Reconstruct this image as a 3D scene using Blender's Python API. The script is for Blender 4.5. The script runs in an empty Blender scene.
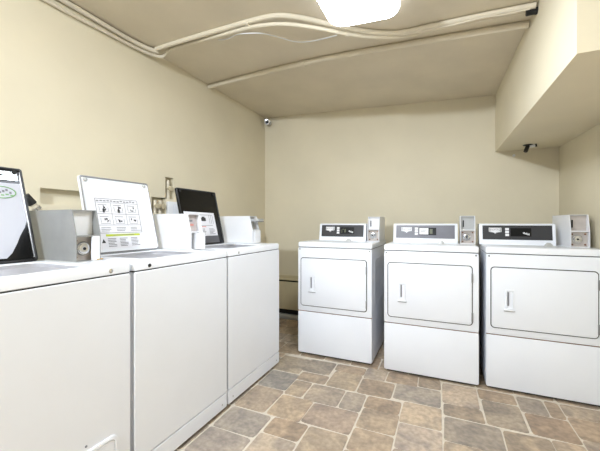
import bpy, bmesh, math, random
from mathutils import Vector, Matrix
PI = math.pi
sc = bpy.context.scene
COL = sc.collection
rnd = random.Random(7)

# ------------------------------------------------------------------ materials
def srgb(r, g, b):
    f = lambda v: (v/255/12.92) if v/255 <= .04045 else ((v/255+.055)/1.055)**2.4
    return (f(r), f(g), f(b), 1)

def mat(name, rgb, rough=.5, metal=0, noise=0, scale=8, bump=0, bscale=60, spec=.5, coat=0):
    m = bpy.data.materials.new(name); m.use_nodes = True
    nt = m.node_tree; b = nt.nodes['Principled BSDF']
    c = srgb(*rgb)
    b.inputs['Base Color'].default_value = c
    b.inputs['Roughness'].default_value = rough
    b.inputs['Metallic'].default_value = metal
    b.inputs['Specular IOR Level'].default_value = spec
    b.inputs['Coat Weight'].default_value = coat
    tc = nt.nodes.new('ShaderNodeTexCoord')
    if noise:
        n = nt.nodes.new('ShaderNodeTexNoise'); n.inputs['Scale'].default_value = scale
        n.inputs['Detail'].default_value = 5
        nt.links.new(tc.outputs['Object'], n.inputs['Vector'])
        r = nt.nodes.new('ShaderNodeValToRGB')
        r.color_ramp.elements[0].position = .3; r.color_ramp.elements[1].position = .7
        r.color_ramp.elements[0].color = tuple(v*(1-noise) for v in c[:3])+(1,)
        r.color_ramp.elements[1].color = tuple(min(1, v*(1+noise)) for v in c[:3])+(1,)
        nt.links.new(n.outputs['Fac'], r.inputs['Fac'])
        nt.links.new(r.outputs['Color'], b.inputs['Base Color'])
    if bump:
        n2 = nt.nodes.new('ShaderNodeTexNoise'); n2.inputs['Scale'].default_value = bscale
        n2.inputs['Detail'].default_value = 4
        nt.links.new(tc.outputs['Object'], n2.inputs['Vector'])
        bp = nt.nodes.new('ShaderNodeBump'); bp.inputs['Strength'].default_value = bump
        bp.inputs['Distance'].default_value = .01
        nt.links.new(n2.outputs['Fac'], bp.inputs['Height'])
        nt.links.new(bp.outputs['Normal'], b.inputs['Normal'])
    return m

M = {}
M['wall'] = mat('wall_paint', (222, 213, 189), .6, noise=.03, scale=2.5, bump=.10, bscale=25)
M['ceil'] = mat('ceiling_paint', (217, 207, 187), .55, noise=.05, scale=3, bump=.22, bscale=9)
M['conduit'] = mat('painted_conduit', (216, 207, 187), .45, noise=.03, scale=6)
M['white'] = mat('white_enamel', (231, 234, 241), .32, noise=.012, scale=5)
M['white2'] = mat('white_enamel_worktop', (234, 237, 243), .25, noise=.01, scale=6)
M['plate'] = mat('white_painted_steel', (232, 233, 236), .4, noise=.02, scale=10)
M['grey'] = mat('light_grey_steel', (182, 183, 182), .35, .25, noise=.06, scale=14)
M['greyplate'] = mat('warm_grey_plate', (186, 178, 172), .45, .2, noise=.08, scale=30)
M['pinkplate'] = mat('pinkish_plate', (190, 180, 178), .45, .1, noise=.1, scale=40)
M['well'] = mat('grey_porcelain', (176, 176, 182), .3, .15, noise=.06, scale=9)
M['boxgrey'] = mat('coin_box_grey', (142, 143, 142), .38, .15, noise=.06, scale=14)
M['chrome'] = mat('brushed_chrome', (205, 205, 205), .22, .9)
M['dark'] = mat('dark_gap', (22, 22, 22), .7)
M['rubber'] = mat('black_rubber', (30, 30, 31), .5)
M['black'] = mat('black_gloss', (8, 8, 9), .22, spec=.3)
M['panel'] = mat('charcoal_panel', (44, 44, 47), .5, noise=.05, scale=30)
M['panel2'] = mat('grey_panel', (108, 108, 116), .4, noise=.05, scale=30)
M['ink'] = mat('print_ink', (48, 48, 52), .7)
M['inklight'] = mat('pale_print_ink', (124, 124, 130), .7)
M['green'] = mat('green_ink', (120, 165, 110), .7)
M['lime'] = mat('lime_ink', (190, 205, 60), .7)
M['red'] = mat('red_ink', (205, 140, 130), .7)
M['sheet'] = mat('big_paper_sheet', (190, 192, 202), .6)
M['greystrip'] = mat('grey_strip', (92, 92, 96), .5)
M['trim'] = mat('lid_trim_grey', (140, 140, 142), .35, .4)
M['paper'] = mat('white_paper', (226, 226, 232), .6)
M['rust_and_shade'] = mat('rusty_brown_and_shade', (120, 84, 60), .7, noise=.3, scale=60)
M['yellow'] = mat('amber_sealant', (196, 152, 60), .6, noise=.2, scale=60)
M['display'] = mat('display_glass', (10, 11, 12), .35, spec=.2)
M['heater'] = mat('heater_enamel', (205, 193, 160), .45, noise=.04, scale=9)
M['brass'] = mat('brass_valve', (196, 184, 156), .45, .1)
M['button'] = mat('white_button', (232, 232, 234), .45)
M['olive'] = mat('olive_lcd', (92, 96, 70), .3)

def emis(name, rgb, s):
    m = bpy.data.materials.new(name); m.use_nodes = True
    b = m.node_tree.nodes['Principled BSDF']
    b.inputs['Base Color'].default_value = (.9, .9, .88, 1)
    b.inputs['Emission Color'].default_value = rgb
    b.inputs['Emission Strength'].default_value = s
    return m
M['lamp'] = emis('glowing_diffuser', (.83, .905, 1.0, 1), 21)
M['lampside'] = emis('glowing_diffuser_side', (.83, .905, 1.0, 1), 1.3)

def floor_mat():
    m = bpy.data.materials.new('stone_tile'); m.use_nodes = True
    nt = m.node_tree; b = nt.nodes['Principled BSDF']
    at = nt.nodes.new('ShaderNodeAttribute'); at.attribute_name = 'tile'
    tc = nt.nodes.new('ShaderNodeTexCoord')
    def noise(s, d, dist=0):
        n = nt.nodes.new('ShaderNodeTexNoise'); n.inputs['Scale'].default_value = s
        n.inputs['Detail'].default_value = d; n.inputs['Distortion'].default_value = dist
        nt.links.new(tc.outputs['Object'], n.inputs['Vector']); return n
    def ramp(n, a, bb, p0=.35, p1=.65):
        r = nt.nodes.new('ShaderNodeValToRGB')
        r.color_ramp.elements[0].position = p0; r.color_ramp.elements[1].position = p1
        r.color_ramp.elements[0].color = a; r.color_ramp.elements[1].color = bb
        nt.links.new(n.outputs['Fac'], r.inputs['Fac']); return r
    def mix(t, fac, a, bb):
        x = nt.nodes.new('ShaderNodeMix'); x.data_type = 'RGBA'; x.blend_type = t
        x.inputs[0].default_value = fac
        nt.links.new(a, x.inputs[6]); nt.links.new(bb, x.inputs[7]); return x.outputs[2]
    r1 = ramp(noise(6.5, 7, 1.2), (.76, .76, .78, 1), (1.22, 1.18, 1.12, 1), .34, .62)
    r2 = ramp(noise(38, 5), (.80, .79, .78, 1), (1.12, 1.11, 1.1, 1))
    c = mix('MULTIPLY', 1, at.outputs['Color'], r1.outputs['Color'])
    c = mix('MULTIPLY', 1, c, r2.outputs['Color'])
    nt.links.new(c, b.inputs['Base Color'])
    b.inputs['Roughness'].default_value = .5
    bp = nt.nodes.new('ShaderNodeBump'); bp.inputs['Strength'].default_value = .12; bp.inputs['Distance'].default_value = .01
    nt.links.new(noise(30, 6).outputs['Fac'], bp.inputs['Height'])
    nt.links.new(bp.outputs['Normal'], b.inputs['Normal'])
    return m
M['floor'] = floor_mat()
M['grout'] = mat('pale_grout', (208, 199, 184), .8, noise=.08, scale=30)

# ------------------------------------------------------------------ mesh helpers
class MB:
    """collects shapes, several materials, into one mesh"""
    def __init__(s): s.bm = bmesh.new(); s.mats = []
    def mi(s, m):
        if m not in s.mats: s.mats.append(m)
        return s.mats.index(m)
    def face(s, vs, i):
        try:
            f = s.bm.faces.new(vs); f.material_index = i; return f
        except ValueError: return None
    def loft(s, rings, m, cap0=True, cap1=True, closed=True):
        i = s.mi(m); R = [[s.bm.verts.new(p) for p in r] for r in rings]; n = len(R[0])
        for a, b in zip(R, R[1:]):
            for k in range(n if closed else n-1):
                s.face((a[k], a[(k+1) % n], b[(k+1) % n], b[k]), i)
        if cap0: s.face(R[0][::-1], i)
        if cap1: s.face(R[-1], i)
        return s
    def box(s, x0, x1, y0, y1, z0, z1, m, bev=0, seg=2):
        t = bmesh.new()
        V = [t.verts.new(p) for p in ((x0,y0,z0),(x1,y0,z0),(x1,y1,z0),(x0,y1,z0),(x0,y0,z1),(x1,y0,z1),(x1,y1,z1),(x0,y1,z1))]
        for q in ((3,2,1,0),(4,5,6,7),(0,1,5,4),(1,2,6,5),(2,3,7,6),(3,0,4,7)): t.faces.new([V[k] for k in q])
        if bev: bmesh.ops.bevel(t, geom=t.edges[:], offset=bev, segments=seg, profile=.5, affect='EDGES')
        s.add(t, m); return s
    def add(s, t, m, T=None):
        i = s.mi(m); mp = {}
        for v in t.verts: mp[v] = s.bm.verts.new(T(v.co) if T else v.co)
        for f in t.faces: s.face([mp[v] for v in f.verts], i)
        t.free()
    def tube(s, pts, r, m, n=10, caps=True):
        pts = [Vector(p) for p in pts]; rings = []
        up = None
        for k, p in enumerate(pts):
            d = (pts[min(k+1, len(pts)-1)] - pts[max(k-1, 0)]).normalized()
            if up is None: up = d.orthogonal().normalized()
            up = (up - d*up.dot(d)).normalized(); w = d.cross(up)
            rings.append([p + r*(math.cos(a)*up + math.sin(a)*w) for a in (2*PI*j/n for j in range(n))])
        s.loft(rings, m, caps, caps); return s
    def disc(s, c, d, prof, m, n=20):
        """lathe: profile [(radius, distance along d)] about the axis d at c"""
        c = Vector(c); d = Vector(d).normalized(); u = d.orthogonal().normalized(); w = d.cross(u)
        s.loft([[c + d*h + r*(math.cos(a)*u + math.sin(a)*w) for a in (2*PI*j/n for j in range(n))] for r, h in prof], m); return s
    def build(s, name, parent=None, smooth=True, loc=(0, 0, 0)):
        bmesh.ops.recalc_face_normals(s.bm, faces=s.bm.faces[:])
        me = bpy.data.meshes.new(name); s.bm.to_mesh(me); s.bm.free()
        for m in s.mats: me.materials.append(M[m])
        if smooth:
            for p in me.polygons: p.use_smooth = True
            me.set_sharp_from_angle(angle=math.radians(35))
        o = bpy.data.objects.new(name, me); COL.objects.link(o); o.location = loc
        if parent: o.parent = parent
        return o

def rr(w, h, r, n=5, cx=0, cy=0):
    """rounded rectangle as 2D points"""
    P = []
    for sx, sy, a0 in ((1, 1, 0), (-1, 1, PI/2), (-1, -1, PI), (1, -1, 1.5*PI)):
        for k in range(n+1):
            a = a0 + PI/2*k/n
            P.append((cx + sx*(w/2-r) + r*math.cos(a), cy + sy*(h/2-r) + r*math.sin(a)))
    return P

def thing(name, label, cat, loc=(0, 0, 0), rz=0, group=None):
    o = bpy.data.objects.new(name, None); COL.objects.link(o)
    o.empty_display_size = .1
    o.location = loc; o.rotation_euler = (0, 0, rz); o['label'] = label; o['category'] = cat
    if group: o['group'] = group
    return o
def tag(o, label, cat, group=None):
    o['label'] = label; o['category'] = cat
    if group: o['group'] = group
    return o
def struct(o, label=None):
    o['kind'] = 'structure'
    if label: o['label'] = label
    return o

# ------------------------------------------------------------------ the room
XL, XR, YB, YF, XS, YS = -2.05, .94, 3.541, -1.7, .452, 1.503
def ceil_z(x, y):
    t = (x-XL)/(XS-XL)
    zr = 2.29 + .072*min(1, max(0, (y-2.0)/1.54))
    return 2.47*(1-t) + zr*t

# floor: grout bed with stone tiles of three sizes laid in a rambling bond
T = [(-1.26,-1.005,2.245,2.525),(-1.02,-.785,2.31,2.54),(-.995,-.77,2.17,2.305),(-.77,-.545,2.165,2.42),(-1.22,-.99,1.985,2.235),
 (-.99,-.85,1.948,2.16),(-.85,-.605,1.94,2.16),(-.605,-.46,1.94,2.155),(-.46,-.238,2.01,2.155),(-.545,-.31,2.165,2.385),
 (-.785,-.545,2.42,2.545),(-.545,-.386,2.385,2.57),(-.386,-.165,2.40,2.57),(-.165,-.01,2.42,2.57),(-.31,-.01,2.185,2.41),
 (-.238,-.003,1.948,2.185),(-.46,-.235,1.795,2.01),(-.235,0,1.71,1.945),(-.46,-.235,1.60,1.795),(-.76,-.46,1.71,1.935),
 (-.99,-.76,1.70,1.945),(-1.215,-.99,1.70,1.985),(-1.21,-.925,1.475,1.69),(-.92,-.695,1.545,1.70),(-.695,-.46,1.45,1.705),
 (-.925,-.695,1.32,1.54),(-1.21,-.93,1.25,1.475),(-.46,-.235,1.38,1.60),(-.235,0,1.45,1.71),
 (-.01,.213,2.265,2.55),(0,.225,2.12,2.265),(0,.30,1.875,2.115),(.225,.44,2.12,2.41),(.213,.432,2.41,2.55),(.435,.588,2.35,2.55),
 (.588,.67,2.355,2.55),(.445,.668,2.12,2.35),(.30,.523,1.875,2.105),(.67,.90,2.40,2.55),(.67,.90,2.18,2.40),(.668,.90,1.96,2.18),
 (.523,.668,1.875,2.115),(0,.225,1.65,1.875),(.225,.445,1.65,1.875),(.445,.668,1.65,1.875),(.668,.90,1.73,1.96),(.668,.90,1.50,1.73),
 (-.695,-.46,1.32,1.45)]
T = [t for t in T if t[1]-t[0] > .01]
TC = {4:(152,146,138), 14:(156,146,134), 1:(162,150,134), 3:(168,152,130), 6:(166,152,135), 9:(152,136,118), 22:(163,154,144), 32:(148,136,121), 36:(157,137,117),
      25:(174,160,143), 26:(160,150,140), 20:(178,160,138), 19:(169,152,136), 31:(156,145,132), 17:(164,151,138), 0:(158,146,130)}
def lay(x0, x1, y0, y1, w, off):
    y = y0; k = 0
    while y < y1-.01:
        h = min(w, y1-y); x = x0 - (off if k % 2 else 0)
        while x < x1:
            a, b = max(x, x0), min(x+w, x1)
            if b-a > .05 and h > .05: T.append((a, b, y, y+h))
            x += w
        y += h; k += 1
lay(XL, XR, 2.565, YB, .226, .09)
lay(XL, -1.262, 2.24, 2.565, .226, .1)
lay(XL, -1.222, 1.985, 2.24, .226, .1)
lay(XL, -1.211, 1.25, 1.70, .226, .07)
lay(XL, -1.216, 1.70, 1.985, .226, .03)
lay(XL, -.93, YF, 1.25, .226, .07)
lay(-.93, -.46, YF, 1.32, .226, .1)
lay(-.46, 0, YF, 1.38, .226, .1)
lay(0, XR, YF, 1.50, .226, .1)
lay(0, .668, 1.50, 1.65, .226, .1)
fb = MB(); lay_col = fb.bm.loops.layers.float_color.new('tile')
gi, ti = fb.mi('grout'), fb.mi('floor')
gv = [fb.bm.verts.new(p) for p in ((XL,YF,-.004),(XR,YF,-.004),(XR,YB,-.004),(XL,YB,-.004))]
fb.face(gv, gi)
pal = [(172,155,134),(168,151,131),(164,148,129),(174,158,138),(161,147,130),(168,149,128),(164,152,138),(168,153,136)]
for n, (x0, x1, y0, y1) in enumerate(T):
    g = .0038; j = lambda: rnd.uniform(-.004, .004)
    C = [(x0+g+j(), y0+g+j()), (x1-g+j(), y0+g+j()), (x1-g+j(), y1-g+j()), (x0+g+j(), y1-g+j())]
    # trim the corners a little, as hewn stone has
    P = []
    for k in range(4):
        p = Vector(C[k]); a = Vector(C[k-1]); b = Vector(C[(k+1) % 4])
        P += [p+(a-p).normalized()*rnd.uniform(.012,.03), p + ((a-p).normalized()+(b-p).normalized())*.005, p+(b-p).normalized()*rnd.uniform(.012,.03)]
    cen = sum(P, Vector((0,0)))/len(P)
    top = [fb.bm.verts.new((cen.x+(p.x-cen.x)*.985, cen.y+(p.y-cen.y)*.985, 0)) for p in P]
    low = [fb.bm.verts.new((p.x, p.y, -.0045)) for p in P]
    c = TC.get(n) or rnd.choice(pal)
    v = rnd.uniform(.94, 1.05); c = srgb(*[min(255, q*v) for q in c])
    fs = [fb.face(top, ti)] + [fb.face((low[k], low[(k+1) % 12], top[(k+1) % 12], top[k]), ti) for k in range(12)]
    for f in fs:
        if f:
            for l in f.loops: l[lay_col] = c
fl = struct(fb.build('floor', smooth=False))

# ceiling (slightly out of level) with thickness
cb = MB(); NX, NY = 10, 12
xs = [XL-.1 + (XR+.2-XL)*k/NX for k in range(NX+1)]; ys = [YF + (YB+.1-YF)*k/NY for k in range(NY+1)]
cb.loft([[(x, y, ceil_z(x, y)) for x in xs] for y in ys], 'ceil', False, False, closed=False)
cb.loft([[(x, y, 2.62) for x in xs] for y in ys], 'ceil', False, False, closed=False)
struct(cb.build('ceiling'))

# left wall with three recesses around the plumbing
HOLES = [(1.058, 1.56, 1.255, 1.347), (1.945, 2.03, 1.345, 1.522), (1.81, 1.945, 1.225, 1.352)]
ya = sorted({YF, YB+.1, *[v for h in HOLES for v in h[:2]]}); za = sorted({-.02, 2.52, *[v for h in HOLES for v in h[2:]]})
wb = MB()
for y0, y1 in zip(ya, ya[1:]):
    for z0, z1 in zip(za, za[1:]):
        hole = any(h[0]-1e-6 <= y0 and y1 <= h[1]+1e-6 and h[2]-1e-6 <= z0 and z1 <= h[3]+1e-6 for h in HOLES)
        X = XL-.045 if hole else XL
        wb.face([wb.bm.verts.new(p) for p in ((X,y0,z0),(X,y1,z0),(X,y1,z1),(X,y0,z1))], wb.mi('wall'))
for y0, y1, z0, z1 in HOLES:
    a = [(XL,y0,z0),(XL,y1,z0),(XL,y1,z1),(XL,y0,z1)]
    wb.loft([a, [(XL-.045, y, z) for _, y, z in a]], 'wall', False, False)
wb.face([wb.bm.verts.new(p) for p in ((XL-.1,YF,-.02),(XL-.1,YB,-.02),(XL-.1,YB,2.52),(XL-.1,YF,2.52))], 0)
struct(wb.build('wall_left', smooth=False))
struct(MB().box(XL-.1, XR+.1, YB, YB+.1, -.02, 2.52, 'wall').build('wall_back', smooth=False))
struct(MB().box(XR, XR+.1, YF, YB, -.02, 2.52, 'wall').build('wall_right', smooth=False))
sb = MB()
a = [(XS,YS,1.775),(XR+.05,YS,1.775),(XR+.05,YS,2.50),(XS,YS,2.50)]
b = [(XS,YB+.02,1.822),(XR+.05,YB+.02,1.822),(XR+.05,YB+.02,2.50),(XS,YB+.02,2.50)]
sb.loft([a, b], 'wall')
struct(sb.build('trim_1', smooth=False), 'boxed-in beige soffit running along the top of the right wall')

# ------------------------------------------------------------------ ceiling light
t = thing('ceiling_light', 'bright rounded white light fixture on the ceiling', 'light', (-.40, 1.54, ceil_z(-.40, 1.54)))
t.rotation_euler = (0, .066, 0)        # follows the fall of the ceiling
p = MB(); p.loft([[(x, y, h) for x, y in rr(w, l, .06)] for w, l, h in ((.36, .56, .01), (.36, .56, -.020), (.35, .55, -.022))], 'white2')
p.build('mounting_base', t)
D = [(.36, .56, .07, -.0222), (.395, .595, .085, -.028), (.40, .60, .09, -.045), (.385, .585, .085, -.060), (.34, .54, .07, -.066), (.30, .50, .06, -.068)]
rg = [[(x, y, h) for x, y in rr(w, l, r, 8)] for w, l, r, h in D]
p = MB(); p.loft(rg[:4], 'lampside', True, False); p.loft(rg[3:], 'lamp', False, True)
p.build('diffuser', t)

# ------------------------------------------------------------------ conduits
def curve(pts, k=8):
    """Catmull-Rom through the points"""
    P = [Vector(q) for q in pts]; P = [P[0]*2-P[1]] + P + [P[-1]*2-P[-2]]; out = []
    for i in range(1, len(P)-2):
        for j in range(k):
            u = j/k; a, b, c, d = P[i-1:i+3]
            out.append(.5*((2*b) + (c-a)*u + (2*a-5*b+4*c-d)*u*u + (3*b-a-3*c+d)*u**3))
    return out + [P[-2]]
def on_ceiling(pts, r): return [(x, y, ceil_z(x, y)-r*.98) for x, y in pts]
def conduit(name, pts, r, clips, label, group=None, cat='pipe', m='conduit'):
    t = thing(name, label, cat, pts[0], 0, group)
    L = Vector(pts[0])
    MB().tube([Vector(q)-L for q in curve(pts)], r, m, 10).build('pipe_run', t)
    for cx, d in clips:
        b = MB(); b.tube([Vector(cx)-L-Vector(d)*.012, Vector(cx)-L+Vector(d)*.012], r*1.3, m, 10); b.build('clip', t)
    return t
r = .015
up = [(XL+.022, -1.2, 2.448), (XL+.022, 0, 2.448), (XL+.022, .9, 2.448), (XL+.024, 1.3, 2.448), (XL+.03, 1.62, 2.445), (XL+.08, 1.78, 2.44)]
A = up + on_ceiling([(-1.935,1.766),(-1.497,1.718),(-1.199,1.692),(-1.022,1.68),(-.889,1.687),(-.772,1.745),(-.65,1.841),(-.523,1.941),(-.387,2.03),(-.245,2.08),(-.071,2.065),(.114,2.045),(.281,2.032),(.44,2.023)], r)
conduit('electrical_conduit', A, r, [((-1.10, 1.686, ceil_z(-1.1,1.686)-.018), (1,0,-.06)), ((-.22, 2.079, ceil_z(-.22,2.079)-.018), (1,0,-.06))],
        'thick painted conduit along left wall top then bending diagonally past the light', 'ceiling conduits')
r2 = .0115
up = [(XL+.018, -1.2, 2.39), (XL+.018, 0, 2.39), (XL+.018, 1.0, 2.395), (XL+.02, 1.4, 2.405), (XL+.03, 1.70, 2.415), (XL+.08, 1.835, 2.425)]
B = up + [(x, y, ceil_z(x, y)-d) for x, y, d in ((-1.856,1.812,.013),(-1.543,1.765,.02),(-1.19,1.715,.036),(-1.022,1.70,.044),(-.863,1.73,.046),(-.703,1.82,.046),(-.54,1.945,.044),(-.38,2.05,.036),(-.2,2.118,.02),(0,2.10,.0117),(.2,2.085,.0117),(.44,2.066,.0117))]
conduit('electrical_conduit', B, r2, [((-.54, 1.945, ceil_z(-.54,1.945)-.044), (.83,.6,0))],
        'thinner painted conduit running just below and behind the thick one', 'ceiling conduits')
C = on_ceiling([(XL+.01, 2.465),(-1.519,2.368),(-.983,2.285),(-.605,2.25),(-.261,2.233),(.04,2.22),(.305,2.21),(.445,2.208)], .02)
conduit('water_pipe', C, .020, [((-.983, 2.285, ceil_z(-.983,2.285)-.019), (1,-.1,-.06))],
        'straight painted pipe crossing the ceiling nearest to the back wall', None)
W = [(-1.40,1.79,2.40),(-1.329,1.789,2.388),(-1.226,1.75,2.372),(-1.128,1.727,2.345),(-1.038,1.768,2.345),(-.966,1.862,2.352),(-.885,1.949,2.350),(-.766,1.973,2.344),(-.612,1.959,2.335)]
tag(MB().tube([Vector(q) for q in curve(W)], .0038, 'plate', 6).build('loose_wire'), 'thin loose white wire looping below the ceiling conduits', 'wire')
tag(MB().tube([(XS-.05, 2.045, 2.262), (XS-.014, 2.045, 2.262), (XS-.002, 2.05, 2.262)], .018, 'dark', 10).build('conduit_fitting'), 'small dark conduit fitting where the conduits meet the soffit', 'fitting')

# ------------------------------------------------------------------ security camera and soffit fitting
W2 = [(-.23,2.06,2.30),(-.07,2.045,2.285),(.1,2.022,2.272),(.2,2.012,2.268),(.3,2.01,2.258),(.41,2.0,2.252)]
tag(MB().tube([Vector(q) for q in curve(W2)], .0035, 'conduit', 6).build('loose_wire'), 'white wire strapped beside the conduit between the light and the soffit', 'wire')
t = thing('security_camera', 'small round security camera high in the back left corner', 'camera', (-1.985, YB, 2.40))
MB().disc((0, 0, 0), (0, -1, 0), [(.03, 0), (.03, .012), (.012, .016), (.010, .05)], 'plate').build('mount', t)
d = Vector((.46, -1, -.35)).normalized(); o = Vector((0, -.05, 0))
MB().disc(o-d*.02, d, [(.022, 0), (.030, .006), (.032, .05), (.032, .075)], 'rubber').build('housing', t)
MB().disc(o+d*.045, d, [(.031, .01), (.034, .014), (.034, .022), (.022, .024), (.020, .016)], 'chrome').build('lens_ring', t)
MB().disc(o+d*.055, d, [(.018, .004), (.014, .010), (.004, .012)], 'black').build('lens', t)
t = thing('sprinkler_fitting', 'small black and white fitting under the soffit by back wall', 'fitting', (.66, 3.30, 1.8165))
MB().disc((0, 0, 0), (0, 0, -1), [(.035, 0), (.035, .005), (.016, .010), (.014, .014)], 'rubber').build('base_plate', t)
MB().tube([(.0, 0, -.012), (-.01, -.01, -.035), (-.02, -.02, -.06)], .016, 'rubber', 12).build('black_body', t)
MB().tube([(.012, -.005, -.018), (.05, -.01, -.014)], .011, 'plate', 12).build('white_arm', t)
MB().tube([(.05, -.01, -.014), (.062, -.012, -.012)], .013, 'rubber', 12).build('end_cap', t)
tag(MB().disc((.60, YB, 1.775), (0, -1, 0), [(.012, 0), (.012, .008), (.004, .012)], 'plate', 14).build('wall_plug'), 'tiny white plug on back wall below the soffit fitting', 'plug')

# ------------------------------------------------------------------ baseboard heater
t = thing('baseboard_heater', 'beige baseboard heater cover along the back wall floor', 'heater', (-.6, YB, 0))
hx0, hx1 = XL+.6+.004, 1.5
b = MB(); b.box(hx0, hx1, -.012, 0, .03, .515, 'heater'); b.build('back_plate', t)
b = MB(); b.box(hx0, hx1, -.062, -.012, .462, .478, 'heater', .004); b.build('top_louver', t)
b = MB(); b.box(hx0, hx1, -.066, -.058, .115, .447, 'heater', .004); b.box(hx0, hx1, -.058, -.012, .27, .28, 'dark'); b.build('front_cover', t)
b = MB(); b.box(hx0, hx1, -.03, -.012, .05, .46, 'dark'); b.build('inner_element', t)
b = MB(); b.box(hx0, hx1, -.075, -.03, .0, .055, 'grey', .004); b.build('floor_trim', t)
b = MB(); b.box(hx0-.003, hx0+.02, -.07, 0, .0, .515, 'heater', .002); b.build('end_cap', t)

# ------------------------------------------------------------------ plumbing in the wall recesses
def valve(y, z0, z1, label, xw=XL-.018):
    t = thing('water_valve', label, 'valve', (xw, y, z0))
    MB().tube([(0, 0, 0), (0, 0, z1-z0)], .016, 'conduit', 12).build('supply_pipe', t)
    MB().disc((0, 0, (z1-z0)*.55), (1, 0, 0), [(.014, 0), (.014, .03), (.022, .032), (.022, .042), (.006, .046)], 'brass').build('handle', t)
    return t
valve(1.985, 1.345, 1.50, 'beige water valve in the taller narrow wall recess')
valve(1.855, 1.225, 1.33, 'left valve of the pair in the low square wall recess')
valve(1.905, 1.225, 1.33, 'right valve of the pair in the low square wall recess')
t = thing('outlet_box', 'white outlet box on left wall beneath the tall recess', 'outlet', (XL, 2.03, 1.20))
MB().box(0, .03, -.08, .11, 0, .125, 'plate', .006).build('housing', t)
MB().box(.03, .034, -.03, .06, .02, .105, 'white2', .002).build('cover_plate', t)
t = thing('drain_hose', 'hooked drain hose with black cuff rising behind first washer', 'hose', (-1.965, .95, 0))
pts = [(0, .09, 0.0), (0, .09, .5), (0, .09, 1.0), (0, .085, 1.14), (0, .06, 1.21), (0, .02, 1.262)]
MB().tube(curve(pts), .017, 'conduit', 12).build('hose', t)
MB().tube([(0, .03, 1.25), (0, -.005, 1.29)], .021, 'rubber', 12).build('rubber_cuff', t)
MB().tube([(0, .052, 1.222), (0, .043, 1.234)], .021, 'chrome', 12).build('hose_clamp', t)

# ------------------------------------------------------------------ coin boxes
def strokes(b, m, items, f):
    """short flat bars (u, w, length, height) laid on a plane by f(u, w, n)"""
    for u, w, l, h in items:
        P = [(u, w), (u+l, w), (u+l, w+h), (u, w+h)]
        b.loft([[f(x, y, 0) for x, y in P], [f(x, y, .0006) for x, y in P]], m)

def coin_box(parent, kind, O, fwd, side, depth, w, h, shell):
    """meter case: O = front bottom corner, fwd = out of its front, side = along its width"""
    O, F, S = Vector(O), Vector(fwd), Vector(side)
    def P(d, s_, z): return O + F*d + S*s_ + Vector((0, 0, z))
    prof = [(-depth, 0), (0, 0), (0, h*.49), (-.03, h), (-depth, h)]
    b = MB(); th = .004
    for s0 in (0, w-th):                                           # two side plates
        b.loft([[P(d, s0, z) for d, z in prof], [P(d, s0+th, z) for d, z in prof]], shell)
    def slab(d0, d1, z0, z1, m, s0=th*.5, s1=w-th*.5, bb=None):
        bb = bb or b
        pts = [(d0, z0), (d1, z0), (d1, z1), (d0, z1)]
        bb.loft([[P(d, s0, z) for d, z in pts], [P(d, s1, z) for d, z in pts]], m)
    slab(-depth, -.03, h-th, h-.0005, shell)                       # top
    slab(-depth, -depth+th, 0.001, h-th, shell)                    # back
    slab(-depth, -.001, 0.0005, th, shell)                         # bottom
    slab(-.055, -.0015, h*.49-.003, h*.49+.003, shell)             # divider
    o = b.build('coin_box', parent, smooth=False)
    # upper compartment
    b = MB()
    up = {'empty': 'plate', 'slide': 'grey', 'pink': 'pinkplate', 'grey': 'grey', 'white': 'plate', 'tan': 'greyplate'}[kind[0]]
    slab(-.060, -.052, h*.49+.003, h-th, up)
    b.build('coin_tray', o, smooth=False)
    if kind[0] in ('white', 'grey', 'tan'):
        b = MB(); slab(-.052, -.047, h*.60, h*.84, 'dark', .018, .026); b.build('coin_slot', o, smooth=False)
    if kind[0] == 'slide':
        b = MB(); slab(-.05, .05, h*.80, h*.90, 'grey', .012, w-.02); slab(.02, .055, h*.78, h*.80, 'dark', .012, w-.02); b.build('coin_slide', o, smooth=False)
    if kind[0] == 'pink':
        b = MB(); slab(-.052, -.049, h*.66, h*.72, 'red', .02, w-.03); slab(-.052, -.049, h*.78, h*.83, 'inklight', .02, w-.04); b.build('price_sticker', o, smooth=False)
    # lower compartment
    lo = kind[1]
    if lo == 'lock':
        b = MB(); slab(-.035, -.028, th, h*.49-.003, 'greyplate')
        for s0 in (.016, w-.018):
            for z0 in (.018, h*.49-.02):
                b.disc(P(-.028, s0, z0), F, [(.006, 0), (.006, .003), (.002, .004)], 'rust_and_shade', 8)
        b.build('vault_plate', o)
        if kind[0] == 'empty':
            b = MB(); slab(-.010, -.0005, .001, h*.485, 'plate', w*.66, w-.001); b.build('front_flange', o, smooth=False)
        b = MB(); b.disc(P(-.028, w*.42, h*.245), F, [(.030, 0), (.030, .004), (.026, .008), (.022, .008), (.022, .014), (.014, .016), (.006, .014)], 'chrome', 24)
        b.disc(P(-.028, w*.42, h*.245), F, [(.006, .012), (.006, .0165), (.002, .0166)], 'dark', 12)
        b.build('lock', o)
    elif lo == 'cover':
        b = MB(); slab(-.035, -.03, th, h*.49-.003, 'dark'); b.build('slot_gap', o, smooth=False)
        b = MB(); slab(-.03, .045, .004, h*.47, 'plate', .036, w-.032); b.build('vault_cover', o, smooth=False)
    else:
        b = MB(); slab(-.012, .012, .004, h*.47, 'plate', .02, w-.004); slab(-.03, -.025, th, h*.49-.003, 'grey'); b.build('vault_plate', o, smooth=False)
    return o

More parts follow.
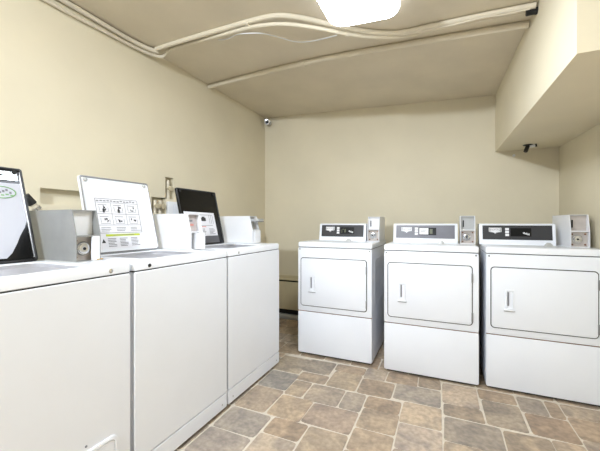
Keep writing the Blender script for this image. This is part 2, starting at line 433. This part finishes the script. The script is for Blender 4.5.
# ------------------------------------------------------------------ washers
WX, WD, WT = -1.22, .70, .985          # front plane, depth, worktop height
def washer(y0, y1, label, lidspec, lidmat, kind, shell, screw_y, screwmat, hatch=False):
    w = y1-y0; yc = (y0+y1)/2; xc = WX-WD/2
    t = thing('washing_machine', label, 'washer', (xc, yc, 0), 0, 'coin washers along the left wall')
    X1 = WD/2                           # front, local
    b = MB()
    b.loft([[(x, y, z) for x, y in rr(WD-.016-2*i, w-.006-2*i, .012, 4, -.004)] for z, i in ((.02, 0), (.932, 0), (.936, .004))], 'white')
    b.build('cabinet', t)
    b = MB()
    b.loft([[(d, y, z) for y, z in rr(w-.006-2*i, .828-2*i, .010, 4, 0, .522)] for d, i in ((X1-.013, 0), (X1-.003, 0), (X1, .003))], 'white')
    b.build('front_panel', t)
    b = MB()
    b.loft([[(d, y, z) for y, z in rr(w-.006-2*i, .085-2*i, .006, 3, 0, .0605)] for d, i in ((X1-.013, 0), (X1-.003, 0), (X1, .003))], 'white')
    b.build('kick_panel', t)
    for sy in (-1, 1):
        MB().disc((X1-.001, sy*(w/2-.05), .05), (1, 0, 0), [(.006, 0), (.005, .003), (.001, .004)], 'grey', 10).build('kick_screw', t)
    for sx in (-1, 1):
        for sy in (-1, 1):
            MB().disc((sx*(WD/2-.06)-.004, sy*(w/2-.06), 0), (0, 0, 1), [(.022, 0), (.022, .008), (.012, .010), (.012, .024)], 'rubber', 14).build('foot', t)
    # worktop with the loading opening let into it
    ly0, ly1, hx, tilt = lidspec
    oc, ow = (ly0+ly1)/2-yc, (ly1-ly0)
    od = .36; ox = hx-xc+od/2+.005
    R = [[(x, y, z) for x, y in rr(WD-2*i, w-.002-2*i, max(.014-i, .004), 5)] for z, i in ((.941, .003), (.943, .0), (.972, 0), (.981, .003), (WT, .011))]
    R += [[(x, y, z) for x, y in rr(od-2*i, ow-.01-2*i, .045-i*.5, 5, ox, oc)] for z, i in ((WT, 0), (WT-.006, .005))]
    b = MB(); b.loft(R, 'white2', False, False)
    b.loft([[(x, y, .9405) for x, y in rr(WD-.01, w-.01, .01, 5)], [(x, y, .9405) for x, y in rr(od+.02, ow+.02, .045, 5, ox, oc)]], 'white2', False, False)
    b.build('worktop', t)
    MB().loft([[(x, y, z) for x, y in rr(WD-.006, w-.008, .01, 4)] for z in (.9361, .9404)], 'dark').build('worktop_gap_shade', t)  # dark strip painting the shade in the seam under the worktop
    b = MB(); b.loft([[(x, y, z) for x, y in rr(od-2*i, ow-.01-2*i, max(.045-i*.5, .03), 5, ox, oc)] for z, i in ((WT-.006, .005), (WT-.02, .007), (WT-.03, .03), (WT-.04, .05), (.938, .05))], 'well', False, True)
    b.build('loading_opening', t)
    b = MB(); b.disc((X1-.001, screw_y-yc, .9575), (1, 0, 0), [(.0085, 0), (.0085, .003), (.005, .005), (.001, .005)], screwmat, 14); b.build('worktop_screw', t)
    if hatch:
        b = MB()
        b.loft([[(d, y, z) for y, z in rr(.33-2*i, .235-2*i, .03-i*.5, 6, .742-yc, .178)] for d, i in ((X1-.001, 0), (X1+.006, 0), (X1+.008, .003), (X1+.008, .012), (X1+.003, .014), (X1+.003, .016), (X1+.006, .018))], 'white')
        hp = b.build('service_panel', t)
        for y_ in (.62, .70, .78): MB().disc((X1-.001, y_-yc, .315), (1, 0, 0), [(.005, 0), (.004, .004), (.001, .005)], 'inklight', 8).build('panel_clip', hp)
    # lid, swung open and leaning back
    a = math.radians(tilt); upv = Vector((-math.sin(a), 0, math.cos(a))); nv = Vector((math.cos(a), 0, math.sin(a)))
    base = Vector((hx-xc, oc, WT+.003)); LH = .425; LW = ly1-ly0
    def f(u, h, n): return base + Vector((0, u, 0)) + upv*h + nv*n
    b = MB()
    b.loft([[f(u, h, n) for u, h in rr(LW-2*i, LH-2*i, .010-i*.2, 5, 0, LH/2)] for n, i in ((-.020, .004), (-.016, 0), (-.002, 0), (0, .003), (0, .010), (-.003, .013))], 'white2' if lidmat == 'white2' else 'black')
    lid = b.build('lid', t)
    b = MB()                           # trim round the inner face
    rim = 'trim' if lidmat == 'white2' else 'rubber'
    b.loft([[f(u, h, n) for u, h in rr(LW-2*i, LH-2*i, .010-i*.2, 5, 0, LH/2)] for n, i in ((-.001, .001), (.004, .002), (.004, .007), (-.001, .010))], rim, False, False)
    b.build('lid_trim', lid)
    for u in (-LW/2+.03, LW/2-.03):
        MB().disc(f(u, LH-.022, -.002), nv, [(.011, 0), (.010, .006), (.004, .009)], 'dark' if lidmat != 'white2' else 'grey', 10).build('bumper', lid)
    for u in (-LW/2+.02, LW/2-.05): MB().tube([f(u, -.002, -.012), f(u+.03, -.002, -.012)], .008, 'chrome', 10).build('hinge', lid)
    cb = coin_box(t, kind, (-1.40-xc, w/2-.118, WT), (1, 0, 0), (0, 1, 0), .36, .106, .222, shell)
    MB().box(-1.765-xc, -1.392-xc, w/2-.121, w/2-.009, WT-.001, WT+.002, 'grey').build('box_gasket', t)
    return t, lid, f, LW, LH, cb

# -- washer nearest the camera: black lid with a big paper sheet
t, lid, f, LW, LH, cb = washer(.32, .972, 'nearest washer with black lid, large paper sheet and grey coin box', (.402, .822, -1.605, 18), 'black', ('empty', 'lock'), 'boxgrey', .879, 'chrome', True)
U = lambda y: y-(.402+.822)/2
b = MB()
S = [(.415, .02), (.715, .02), (.735, .04), (.755, .075), (.774, .115), (.795, .15), (.806, .18), (.807, .352), (.415, .352)]
b.loft([[f(U(y), h, -.0025) for y, h in S], [f(U(y), h, -.0015) for y, h in S]], 'sheet')
ov = [(.735+.05*math.cos(q), .308+.026*math.sin(q)) for q in (2*PI*k/28 for k in range(28))]
for k in range(28):                    # green oval mark on the sheet
    (y1_, h1), (y2_, h2) = ov[k], ov[(k+1) % 28]
    b.tube([f(U(y1_), h1, -.001), f(U(y2_), h2, -.001)], .0022, 'green', 5, False)
strokes(b, 'inklight', [(U(.69+.012*k), .302+.006*(k % 3), .008, .010) for k in range(7)], lambda u, h, n: f(u, h, n-.0014))
strokes(b, 'green', [(U(.70+.016*k), .292+.004*(k % 2), .011, .006) for k in range(5)], lambda u, h, n: f(u, h, n-.0014))
b.box(0, .0001, 0, .0001, 0, .0001, 'paper') if False else None
b.build('paper_sheet', lid, smooth=False)
b = MB(); S = [(.41, .365), (.80, .365), (.80, .405), (.41, .405)]
b.loft([[f(U(y), h, -.0025) for y, h in S], [f(U(y), h, .0015) for y, h in S]], 'chrome'); strokes(b, 'dark', [(U(.70), .383, .05, .008), (U(.60), .383, .05, .008)], lambda u, h, n: f(u, h, n+.0016))
b.build('lid_strip', lid, smooth=False)
MB().box(-1.46+1.57, -1.40+1.57, .297, .3255, WT+.002, WT+.006, 'yellow', .001).build('sealant', t)

# -- middle washer: white lid with printed instructions
t, lid, f, LW, LH, cb = washer(.985, 1.645, 'middle washer with white instruction lid and white coin box', (1.064, 1.486, -1.62, 14), 'white2', ('pink', 'cover'), 'plate', 1.066, 'rubber')
U = lambda y: y-(1.064+1.486)/2
b = MB()
S = [(1.10, .025), (1.45, .025), (1.45, .335), (1.10, .335)]
b.loft([[f(U(y), h, -.0028) for y, h in S], [f(U(y), h, -.0022) for y, h in S]], 'paper')
g = lambda u, h, n: f(u, h, n-.002)
L0, L1, H0, H1 = 1.127, 1.385, .111, .303
items = [(U(L0), H0, L1-L0, .0026), (U(L0), H1, L1-L0, .0028), (U(L0), H0, .0026, H1-H0), (U(L1), H0, .0026, H1-H0), (U(L0), .155, L1-L0, .0022), (U(L0), .218, L1-L0, .0022), (U(L0), .282, L1-L0, .002),
         (U(1.213), .155, .0016, .127), (U(1.299), .155, .0016, .127)]
strokes(b, 'inklight', items, g)
q = random.Random(3)
strokes(b, 'inklight', [(U(L0+.006+.02*k), .288+q.uniform(0, .004), .015, .006) for k in range(12)], g)
for cx in (1.17, 1.256, 1.342):        # six little pictures
    for cy in (.236, .170):
        strokes(b, 'inklight', [(U(cx-.03), cy+.032, .05, .003), (U(cx-.028), cy-.006, .056, .002), (U(cx-.026), cy, .002, .026), (U(cx+.024), cy, .002, .02)], g)
        for k in range(4): strokes(b, 'ink', [(U(cx+q.uniform(-.016, .012)), cy+q.uniform(0, .016), q.uniform(.004, .010), q.uniform(.004, .012))], g)
strokes(b, 'ink', [(U(1.162), .226, .012, .022), (U(1.168), .236, .004, .03), (U(1.25), .226, .014, .020), (U(1.256), .24, .004, .024)], g)
for r_ in range(3): strokes(b, 'inklight', [(U(L0+.012+.088*k), .122+.009*r_, q.uniform(.04, .07), .003) for k in range(3)], g)
strokes(b, 'lime', [(U(1.158), .093, .21, .012)], g)
strokes(b, 'inklight', [(U(1.20), .0975, .13, .003)], lambda u, h, n: f(u, h, n-.0014))
tri = [(1.130, .058), (1.152, .058), (1.141, .080)]
b.loft([[g(U(y), h, 0) for y, h in tri], [g(U(y), h, .0006) for y, h in tri]], 'ink')
for k in range(3):
    for r_ in range(6): strokes(b, 'inklight', [(U(1.165+.07*k), .036+.0085*r_, q.uniform(.035, .055), .0035)], g)
b.build('instruction_label', lid, smooth=False)

# -- far washer: black lid with a white label on its lower half
t, lid, f, LW, LH, cb = washer(1.655, 2.34, 'washer farthest from the camera with glossy black lid and half-height label', (1.728, 2.152, -1.625, 13), 'black', ('slide', 'plain'), 'plate', 1.767, 'grey')
U = lambda y: y-(1.728+2.152)/2
b = MB(); S = [(1.76, .066), (2.092, .066), (2.088, .248), (1.76, .252)]
b.loft([[f(U(y), h, -.0028) for y, h in S], [f(U(y), h, -.0018) for y, h in S]], 'paper')
g = lambda u, h, n: f(u, h, n-.0016)
strokes(b, 'ink', [(U(1.93), .182, .05, .026), (U(1.94), .208, .03, .008)], g)
strokes(b, 'inklight', [(U(2.02+.02*k), .16, .003, .07) for k in range(3)] + [(U(1.87), .228, .19, .003), (U(1.90), .145, .15, .003)], g)
strokes(b, 'red', [(U(1.89), .135, .08, .006), (U(1.82), .20, .05, .03)], g)
for k in range(2):
    for r_ in range(5): strokes(b, 'inklight', [(U(1.90+.1*k), .078+.01*r_, q.uniform(.04, .075), .004)], g)
b.build('instruction_label', lid, smooth=False)
b = MB(); S = [(1.75, .006), (2.10, .006), (2.095, .064), (1.75, .064)]
b.loft([[f(U(y), h, -.0028) for y, h in S], [f(U(y), h, -.0018) for y, h in S]], 'greystrip'); b.build('grey_strip', lid, smooth=False)

# ------------------------------------------------------------------ dryers
def text_mesh(body, size, T, b, m):
    c = bpy.data.curves.new('t', 'FONT'); c.body = body; c.size = size; c.align_x = 'CENTER'; c.align_y = 'CENTER'
    c.resolution_u = 2
    o = bpy.data.objects.new('t', c); COL.objects.link(o)
    bpy.context.view_layer.update()
    me = bpy.data.meshes.new_from_object(o.evaluated_get(bpy.context.evaluated_depsgraph_get()))
    t = bmesh.new(); t.from_mesh(me); b.add(t, m, T)
    bpy.data.objects.remove(o); bpy.data.curves.remove(c); bpy.data.meshes.remove(me)

DW, DD = .652, .72
def dryer(x0, yf, label, con, cbx, cby, kind, panelmat, disp, rz=0, gap=.004):
    """con = console (left, right) and cbx = coin box left, both from the dryer's left side"""
    w = DW; xc = x0+w/2
    t = thing('tumble_dryer', label, 'dryer', (xc, yf+DD/2, 0), rz, 'coin dryers along the back wall')
    Y0 = -DD/2; X0 = -w/2
    b = MB()
    b.loft([[(x, y, z) for x, y in rr(w-.004-2*i, DD-.014-2*i, .010, 4, 0, .007)] for z, i in ((.022, 0), (.934, 0), (.937, .003))], 'white')
    for s in (-1, 1):                  # pressed panel in each side
        b.loft([[(s*(w/2-.002+d), y, z) for y, z in rr(.56-2*i, .40-2*i, .03, 4, .02, .66)] for d, i in ((-.001, 0), (.0025, .006), (.0025, .020), (.0012, .026))], 'white', False, True)
    b.build('cabinet', t)
    def slab(name, z0, z1, m, d=.014, r=.012, parent=t, xa=X0+.002, xb=-X0-.002, y=Y0):
        b = MB(); b.loft([[(x, q, z) for x, z in rr(xb-xa-2*i, z1-z0-2*i, max(r-i, .002), 5, (xa+xb)/2, (z0+z1)/2)] for q, i in ((y+d, 0), (y+.004, 0), (y+.001, .0015), (y, .004))], m)
        return b.build(name, parent)
    slab('front_panel', .384, .936, 'white')
    slab('lower_panel', .018, .378, 'white')
    b = MB(); b.box(X0+.02, -X0-.02, Y0+.03, Y0+.05, .0, .03, 'dark'); b.build('toe_recess', t)
    for sx in (-1, 1):
        for sy in (-1, 1):
            MB().disc((sx*(w/2-.06), sy*(DD/2-.07), 0), (0, 0, 1), [(.02, 0), (.02, .008), (.011, .010), (.011, .024)], 'rubber', 14).build('foot', t)
    for sx in (-1, 1): MB().disc((sx*(w/2-.02), Y0+.001, .922), (0, -1, 0), [(.0055, 0), (.005, .003), (.001, .004)], 'ink', 10).build('panel_screw', t)
    # top
    b = MB(); b.loft([[(x, y, z) for x, y in rr(w-2*i, DD-2*i, max(.016-i, .004), 5)] for z, i in ((.941, .004), (.943, .0), (.972, 0), (.981, .003), (WT, .011))], 'white2')
    b.build('top', t)
    MB().loft([[(x, y, z) for x, y in rr(w-.008, DD-.008, .01, 4)] for z in (.9371, .9425)], 'dark').build('top_gap_shade', t)  # dark strip standing in for the shade in the seam below the top
    MB().box(X0+.004, -X0-.004, Y0+.004, Y0+.012, .3785, .3835, 'rust_and_shade').build('panel_gap_shade', t)  # brown strip painting the shade in the joint between the two panels
    b = MB(); b.loft([[(x, y, z) for x, y in rr(.30-2*i, .08-2*i, .03, 5, -.02, Y0+.20)] for z, i in ((WT-.001, 0), (WT+.001, .001), (WT+.001, .006), (WT-.001, .008))], 'grey', False, True)
    b.build('lint_screen_cover', t)
    b = MB(); b.loft([[(x, y, z) for x, y in rr(a, c, .006, 3, .08, Y0+.20)] for a, c, z in ((.05, .03, WT), (.045, .024, WT+.012), (.02, .012, WT+.026))], 'grey'); b.build('lint_screen_grip', t)
    # door
    dx0, dx1, dz0, dz1 = X0+.034, X0+.606, .434, .844
    door_shade_slab = slab('door_gap_shade', dz0-.0075, dz1+.0075, 'dark', .004, .026, t, dx0-.0075, dx1+.0075, Y0-.001)  # dark slab behind the door, drawing the shaded gap around its edge
    door = slab('door', dz0, dz1, 'white', .008, .02, t, dx0, dx1, Y0-.009)
    hxm = X0+.14                        # pocket handle: frame, pocket and lip
    b = MB(); yq = Y0-.009
    fr = lambda a, c, r_: rr(a, c, r_, 4, hxm, .632)
    b.loft([[(x, q_, z) for x, z in fr(a, c, r_)] for a, c, r_, q_ in ((.048, .130, .012, yq+.001), (.046, .128, .012, yq-.006), (.034, .116, .010, yq-.006), (.030, .112, .008, yq+.0005))], 'white2')
    b.box(hxm-.013, hxm-.004, yq-.004, yq-.0002, .59, .682, 'inklight')
    b.box(hxm-.034, hxm+.030, yq-.012, yq+.001, .556, .567, 'white2', .003)
    b.box(hxm-.034, hxm+.030, yq-.008, yq+.001, .5525, .556, 'inklight')
    b.build('door_handle', door)
    for z in (.765, .49):
        MB().box(dx1-.003, dx1+.008, yq-.003, yq+.006, z-.032, z+.032, 'trim', .002).build('door_hinge', door)
    # console
    cx0, cx1 = X0+con[0], X0+con[1]; cy0 = Y0+.31; H = .160
    def cp(x, h, n): return Vector((x, cy0+.16*h - n, WT+h))      # sloping face
    b = MB()
    pr = lambda i: [(cy0+i*.3, WT-.0005), (cy0+.16*(H-.012), WT+H-.012), (cy0+.026+.012, WT+H-i*.4), (cy0+.15, WT+H-i*.4), (cy0+.17-i*.3, WT-.0005)]
    b.loft([[(x, y, z) for y, z in pr(i)] for x, i in ((cx0, .006), (cx0+.004, 0), (cx1-.004, 0), (cx1, .006))], 'white2')
    con_ = b.build('console', t)
    b = MB(); S = [(cx0+.022, .038), (cx1-.020, .038), (cx1-.020, .146), (cx0+.022, .146)]
    b.loft([[cp(x, h, .0) for x, h in S], [cp(x, h, .0025) for x, h in S]], panelmat); b.build('control_panel', con_, smooth=False)
    W_ = cx1-cx0; px = cx0+.022
    g = lambda u, h, n: cp(u, h, n+.0026)
    # shield badge with its lettering
    b = MB(); bx = px+.085; bz = .107
    sh = [(-.042, .022), (.042, .022), (.042, -.010), (.012, -.016), (0, -.026), (-.012, -.016), (-.042, -.010)]
    for k_, m_, n_ in ((1, 'button', .0), (.88, panelmat, .0007), (.80, 'button', .0014)):
        b.loft([[g(bx+x*k_, bz+z*k_, n_) for x, z in sh], [g(bx+x*k_, bz+z*k_, n_+.0006) for x, z in sh]], m_)
    text_mesh('MAYTAG', .0165, lambda v: g(bx+v.x, bz+.004+v.y, .0023), b, 'ink')
    b.build('badge', con_, smooth=False)
    for bz_ in (.118, .096, .074):
        b = MB(); S = [(px+.152, bz_-.009), (px+.176, bz_-.009), (px+.176, bz_+.009), (px+.152, bz_+.009)]
        b.loft([[g(x, h, -.0005) for x, h in S], [g(x, h, .003) for x, h in S]], 'button'); b.build('button', con_, smooth=False)
    b = MB(); d0, d1 = px+.186, px+.318
    S = [(d0, .064), (d1, .064), (d1, .126), (d0, .126)]
    b.loft([[g(x, h, -.0005) for x, h in S], [g(x, h, .0012) for x, h in S]], 'display')
    gg = lambda u, h, n: g(u, h, n+.0013)
    if disp == 'panel':
        S2 = [(d0+.002, .07), (d0+.072, .07), (d0+.072, .122), (d0+.002, .122)]
        b.loft([[gg(x, h, 0) for x, h in S2], [gg(x, h, .0008) for x, h in S2]], 'button')
        strokes(b, 'olive', [(d0+.082, .075, .022, .04)], gg)
        strokes(b, 'inklight', [(d0+.012, .104, .045, .004), (d0+.012, .09, .035, .004)], lambda u, h, n: gg(u, h, n+.001))
    else:
        strokes(b, 'button', [(d1-.052+.007*k, .084-.0022*k, .005, .010+.004*(k % 2)) for k in range(6)], gg)
        if disp == 'lit': strokes(b, 'olive', [(d0+.012, .075, .004, .03), (d0+.02, .104, .012, .004), (d0+.04, .078, .01, .03)], gg)
    b.build('display', con_, smooth=False)
    coin_box(t, kind, (X0+cbx, Y0+cby, WT), (0, -1, 0), (1, 0, 0), .30 if cby > .25 else .40, .104, .222, 'plate')
    return t
dryer(-1.172, 2.60, 'leftmost dryer, beside the gap to the washers, charcoal console', (.085, .532), .552, .29, ('white', 'lock'), 'panel', 'lit')
dryer(-.421, 2.56, 'middle dryer with paler grey console and white display panel', (.030, .528), .548, .29, ('grey', 'lock'), 'panel2', 'panel')
dryer(.272, 2.578, 'rightmost dryer under the soffit with coin box jutting forward', (-.010, .478), .520, .17, ('tan', 'lock'), 'panel', 'dark')

# ------------------------------------------------------------------ light, world, camera
wd = bpy.data.worlds.new('world'); sc.world = wd; wd.use_nodes = True
wd.node_tree.nodes['Background'].inputs['Color'].default_value = (.80, .875, 1.0, 1)
wd.node_tree.nodes['Background'].inputs['Strength'].default_value = .12
pl = bpy.data.lights.new('fill_bulb', 'POINT'); pl.energy = 130; pl.color = (.83, .905, 1); pl.shadow_soft_size = .05
po = bpy.data.objects.new('fill_bulb', pl); COL.objects.link(po); po.location = (-.95, -1.2, 2.33)   # unseen fill lamp added behind the camera to brighten walls and dryers
cam = bpy.data.cameras.new('camera'); co = bpy.data.objects.new('camera', cam); COL.objects.link(co)
cam.sensor_width = 36; cam.lens = 323/600*36; cam.shift_y = -2.5/600; cam.clip_start = .02
co.location = (0, 0, 1.15); co.rotation_euler = (PI/2, 0, math.atan(143/323))
sc.camera = co
vs = sc.view_settings
vs.view_transform = 'Standard'; vs.look = 'None'; vs.gamma = 1; vs.use_curve_mapping = False
vs.exposure = 1.0
